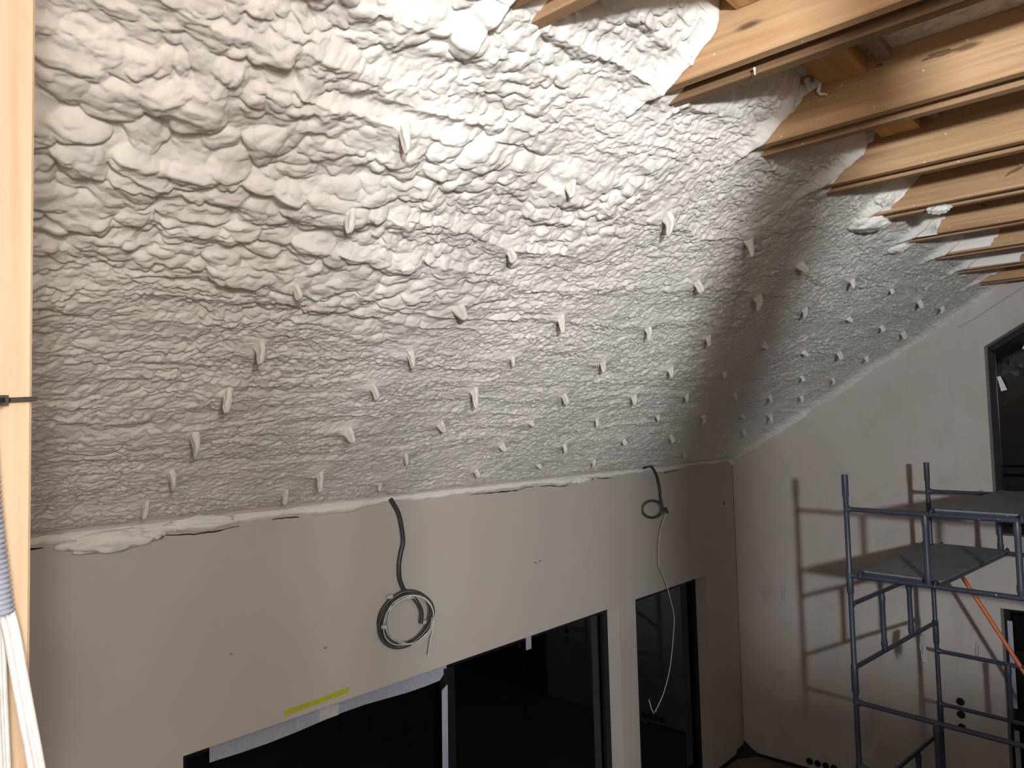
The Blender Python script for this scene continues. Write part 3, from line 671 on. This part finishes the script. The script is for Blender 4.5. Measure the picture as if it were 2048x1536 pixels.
addloop('thin_wire', M_wire, 0.160, 0.150, (0.015, -0.004), 2.6, 0.95, 0.0036, 0.4, wob=0.07, cy=0.055, seed=6)
addloop('thin_wire', M_wire, 0.188, 0.158, (-0.006, -0.020), 2.9, 0.75, 0.0036, 0.6, wob=0.03, cy=0.03, seed=7)
addloop('thin_wire', M_wire, 0.140, 0.155, (0.005, -0.010), 1.1, 0.8, 0.0036, 0.2, wob=0.05, cy=0.06, seed=8)
autosmooth(MB().tube(spline([(3.385, 3.84, -1.29), (3.375, 3.85, -1.36), (3.36, 3.86, -1.43), (3.345, 3.87, -1.53)], 5), 0.0062, 8).obj('wire_end', M_wire, cc), 60)
for (x, z) in ((3.02, -1.09), (3.30, -1.31), (2.97, -1.27)):
    MB().box(x, 3.86, z, x+0.03, 3.885, z+0.02).obj('tape_bit', M_wire, cc)
c2 = empty('hanging_cable', (6.4, 3.9, -1.1)); tag(c2, 'thin black cable with one small loop and a long white wire', 'cable')
lpz = Vector((6.30, 3.93, -0.853)); e1b = Vector((0.75, -0.66, 0))
ring = [lpz+e1b*(0.105*math.cos(a))+Vector((0, 0, 0.082*math.sin(a))) for a in np.linspace(0.0, -2*math.pi*0.97, 26)]
autosmooth(MB().tube(spline([(6.22, 3.96, -0.45), (6.34, 3.955, -0.44), (6.43, 3.95, -0.53), (6.47, 3.945, -0.66), (6.475, 3.94, -0.76)], 5)+ring, 0.0125, 9).obj('black_sleeve', M_bconduit, c2), 60)
MB().tube([(6.44, 3.87, -0.85), (6.46, 3.86, -0.905)], 0.015, 8).obj('taped_end', M_bconduit, c2)
autosmooth(MB().tube(spline([(6.45, 3.86, -0.89), (6.41, 3.93, -1.12), (6.39, 3.94, -1.386), (6.44, 3.94, -1.48), (6.50, 3.93, -1.6), (6.56, 3.92, -1.78), (6.575, 3.90, -1.92), (6.56, 3.90, -2.075), (6.47, 3.90, -2.391), (6.33, 3.90, -2.61), (6.17, 3.90, -2.738)], 6), 0.0048, 7).obj('white_wire', M_wire, c2), 60)
MB().tube([(6.15, 3.90, -2.745), (6.11, 3.90, -2.70), (6.07, 3.90, -2.60)], 0.0048, 7).obj('white_wire', M_wire, c2)

# ---------------------------------------------------------------- scaffold tower
PL = Vector((5.663, 1.897, 0)); av = Vector((math.cos(math.radians(-5.2)), math.sin(math.radians(-5.2)), 0)); bv = Vector((math.cos(math.radians(-97)), math.sin(math.radians(-97)), 0))
LA = 1.644; LB = 1.60
sct = empty('scaffold_tower', (PL.x, PL.y, ZF)); tag(sct, 'dark blue-grey tubular scaffold tower in front of the gable wall', 'scaffold')
R0 = 0.0185
def at(a, b, z): p = PL+av*a+bv*b; return Vector((p.x, p.y, z))
def frame_(a0, b0, dirv, L, ztop, rails, zbot, sleeve_top, name='side_frame'):
    """one welded frame: two posts with sleeves, two rails, two struts"""
    def q(t, z): p = PL+av*a0+bv*b0+dirv*t; return Vector((p.x, p.y, z))
    fr = empty(name, (PL+av*a0+bv*b0+dirv*L/2)+Vector((0, 0, zbot))); fr.parent = sct; fr.location = fr.location-sct.location
    for t in (0, L):
        m = MB()
        zz = [ztop, ztop-0.155, ztop-0.17, rails[1]+0.03, rails[1]+0.015, zbot+0.012, zbot] if sleeve_top else [ztop, rails[1]+0.03, rails[1]+0.015, zbot+0.012, zbot]
        rd = [R0*1.22, R0*1.22, R0, R0, R0*1.3, R0*1.3, R0*1.15] if sleeve_top else [R0, R0, R0*1.3, R0*1.3, R0*1.15]
        m.tube([q(t, z) for z in zz], rd, 16)
        for z in rails:      # weld collars
            s_ = 1 if t == 0 else -1; m.tube([q(t+s_*0.012, z), q(t+s_*0.035, z), q(t+s_*0.06, z)], [R0*1.45, R0*1.05, R0*0.8], 12)
        autosmooth(m.obj('post', M_paint, fr), 50)
    for z in rails: autosmooth(MB().tube([q(0.01, z), q(L-0.01, z)], R0*0.9, 14).obj('rail', M_paint, fr), 50)
    for t in (L/3, 2*L/3):
        autosmooth(MB().tube([q(t, z) for z in (rails[0]-0.004, rails[0]-0.05, rails[0]-0.10, rails[1]+0.10, rails[1]+0.05, rails[1]+0.004)], [R0*0.9, R0*1.35, R0*1.05, R0*1.05, R0*1.35, R0*0.9], 14).obj('strut', M_paint, fr), 50)
for a0 in (0, LA):
    frame_(a0, 0, bv, LB, -0.425, (-0.675, -1.15), -1.283, True)
    frame_(a0, 0, bv, LB, -1.99, (-2.05, -2.50), -2.66, False)
    frame_(a0, 0, bv, LB, -3.32, (-3.40, -3.62), -3.72, False)
for b0 in (0, LB):
    frame_(0, b0, av, LA, -1.283, (-1.36, -1.81), -1.99, False)
    frame_(0, b0, av, LA, -2.64, (-2.73, -3.18), -3.34, False)
for a0 in (0, LA):
    for b0 in (0, LB):
        p = at(a0, b0, ZF); MB().box(p.x-0.06, p.y-0.06, ZF, p.x+0.06, p.y+0.06, ZF+0.008).tube([(p.x, p.y, ZF+0.008), (p.x, p.y, ZF+0.10)], 0.016, 12).obj('foot_plate', M_paint, sct)
p0 = Vector((7.285, 1.60, -1.24)); p1 = Vector((7.215, 1.06, -2.17)); dd = (p1-p0).normalized()
autosmooth(MB().tube([p0-dd*0.12, p0, p1, p1+dd*0.45], [0.012, 0.017, 0.017, 0.012], 12).obj('brace', M_orange, sct), 50)['label'] = 'orange diagonal brace tube'
def platform(b0, b1, zt, a_0, a_1, label):
    root = empty('scaffold_platform', at(a_0, b0, zt)); root.location = at(a_0, b0, zt)+Vector((0, 0, OZ)); tag(root, label, 'platform', 'scaffold platforms')
    def bx(a, b, c_, d, z0, z1): return [at(p, q, z) for z in (z0, z1) for q in (b, d) for p in (a, c_)], [(0, 2, 3, 1), (4, 5, 7, 6), (0, 1, 5, 4), (2, 6, 7, 3), (0, 4, 6, 2), (1, 3, 7, 5)]
    MB().add(*bx(a_0, b0, a_1, b1, zt-0.010, zt)).obj('deck_board', M_ply, root)
    m = MB()
    for (a, b, c_, d) in ((a_0+.004, b0+.004, a_1-.004, b0+.03), (a_0+.004, b1-.03, a_1-.004, b1-.004), (a_0+.004, b0+.03, a_0+.03, b1-.03), (a_1-.03, b0+.03, a_1-.004, b1-.03)):
        m.add(*bx(a, b, c_, d, zt-0.042, zt-0.010))
    m.obj('deck_frame', M_paint, root)
    for a, sgn in ((a_0, -1), (a_1, 1)):
        for b in (b0+0.02, b1-0.02):
            ra = 0 if sgn < 0 else LA
            pts = [at(ra-sgn*0.05, b, zt-0.026), at(ra-sgn*0.028, b, zt-0.006), at(ra, b, zt+0.0), at(ra+sgn*0.024, b, zt-0.010), at(ra+sgn*0.030, b, zt-0.035)]
            autosmooth(MB().tube(pts, 0.010, 8).obj('hook', M_paint, root), 50)
platform(0.065, 0.60, -1.115, 0.045, 1.60, 'lower grey worn scaffold deck with a shadow line across it')
platform(0.56, 1.12, -0.64, 0.045, 1.60, 'upper grey worn scaffold deck level with the top rails')
# torn plastic on the inner rail
m = MB(); r = random.Random(8)
bq = at(1.25, 0, -1.83)
for i in range(7):
    a = r.uniform(-0.05, 0.05); z = bq.z; x = bq.x+a; y = bq.y-0.022; pts = []
    for k_ in range(6):
        pts.append((x, y, z)); z -= r.uniform(0.025, 0.055); x += r.uniform(-0.02, 0.03); y += r.uniform(-0.008, 0.004)
    v = []
    for k_, p in enumerate(pts):
        wd = 0.022*(1-k_/5.5)+0.003; v += [(p[0]-wd, p[1], p[2]), (p[0]+wd, p[1]-0.01, p[2]-0.01), (p[0]+wd*0.9, p[1]-0.006, p[2]-0.012)]
    m.add(v, [(k_*3+q, k_*3+(q+1) % 3, (k_+1)*3+(q+1) % 3, (k_+1)*3+q) for k_ in range(5) for q in range(3)])
tag(m.obj('plastic_scrap', M_scrap), 'torn whitish plastic shreds hanging from the inner scaffold rail', 'plastic')
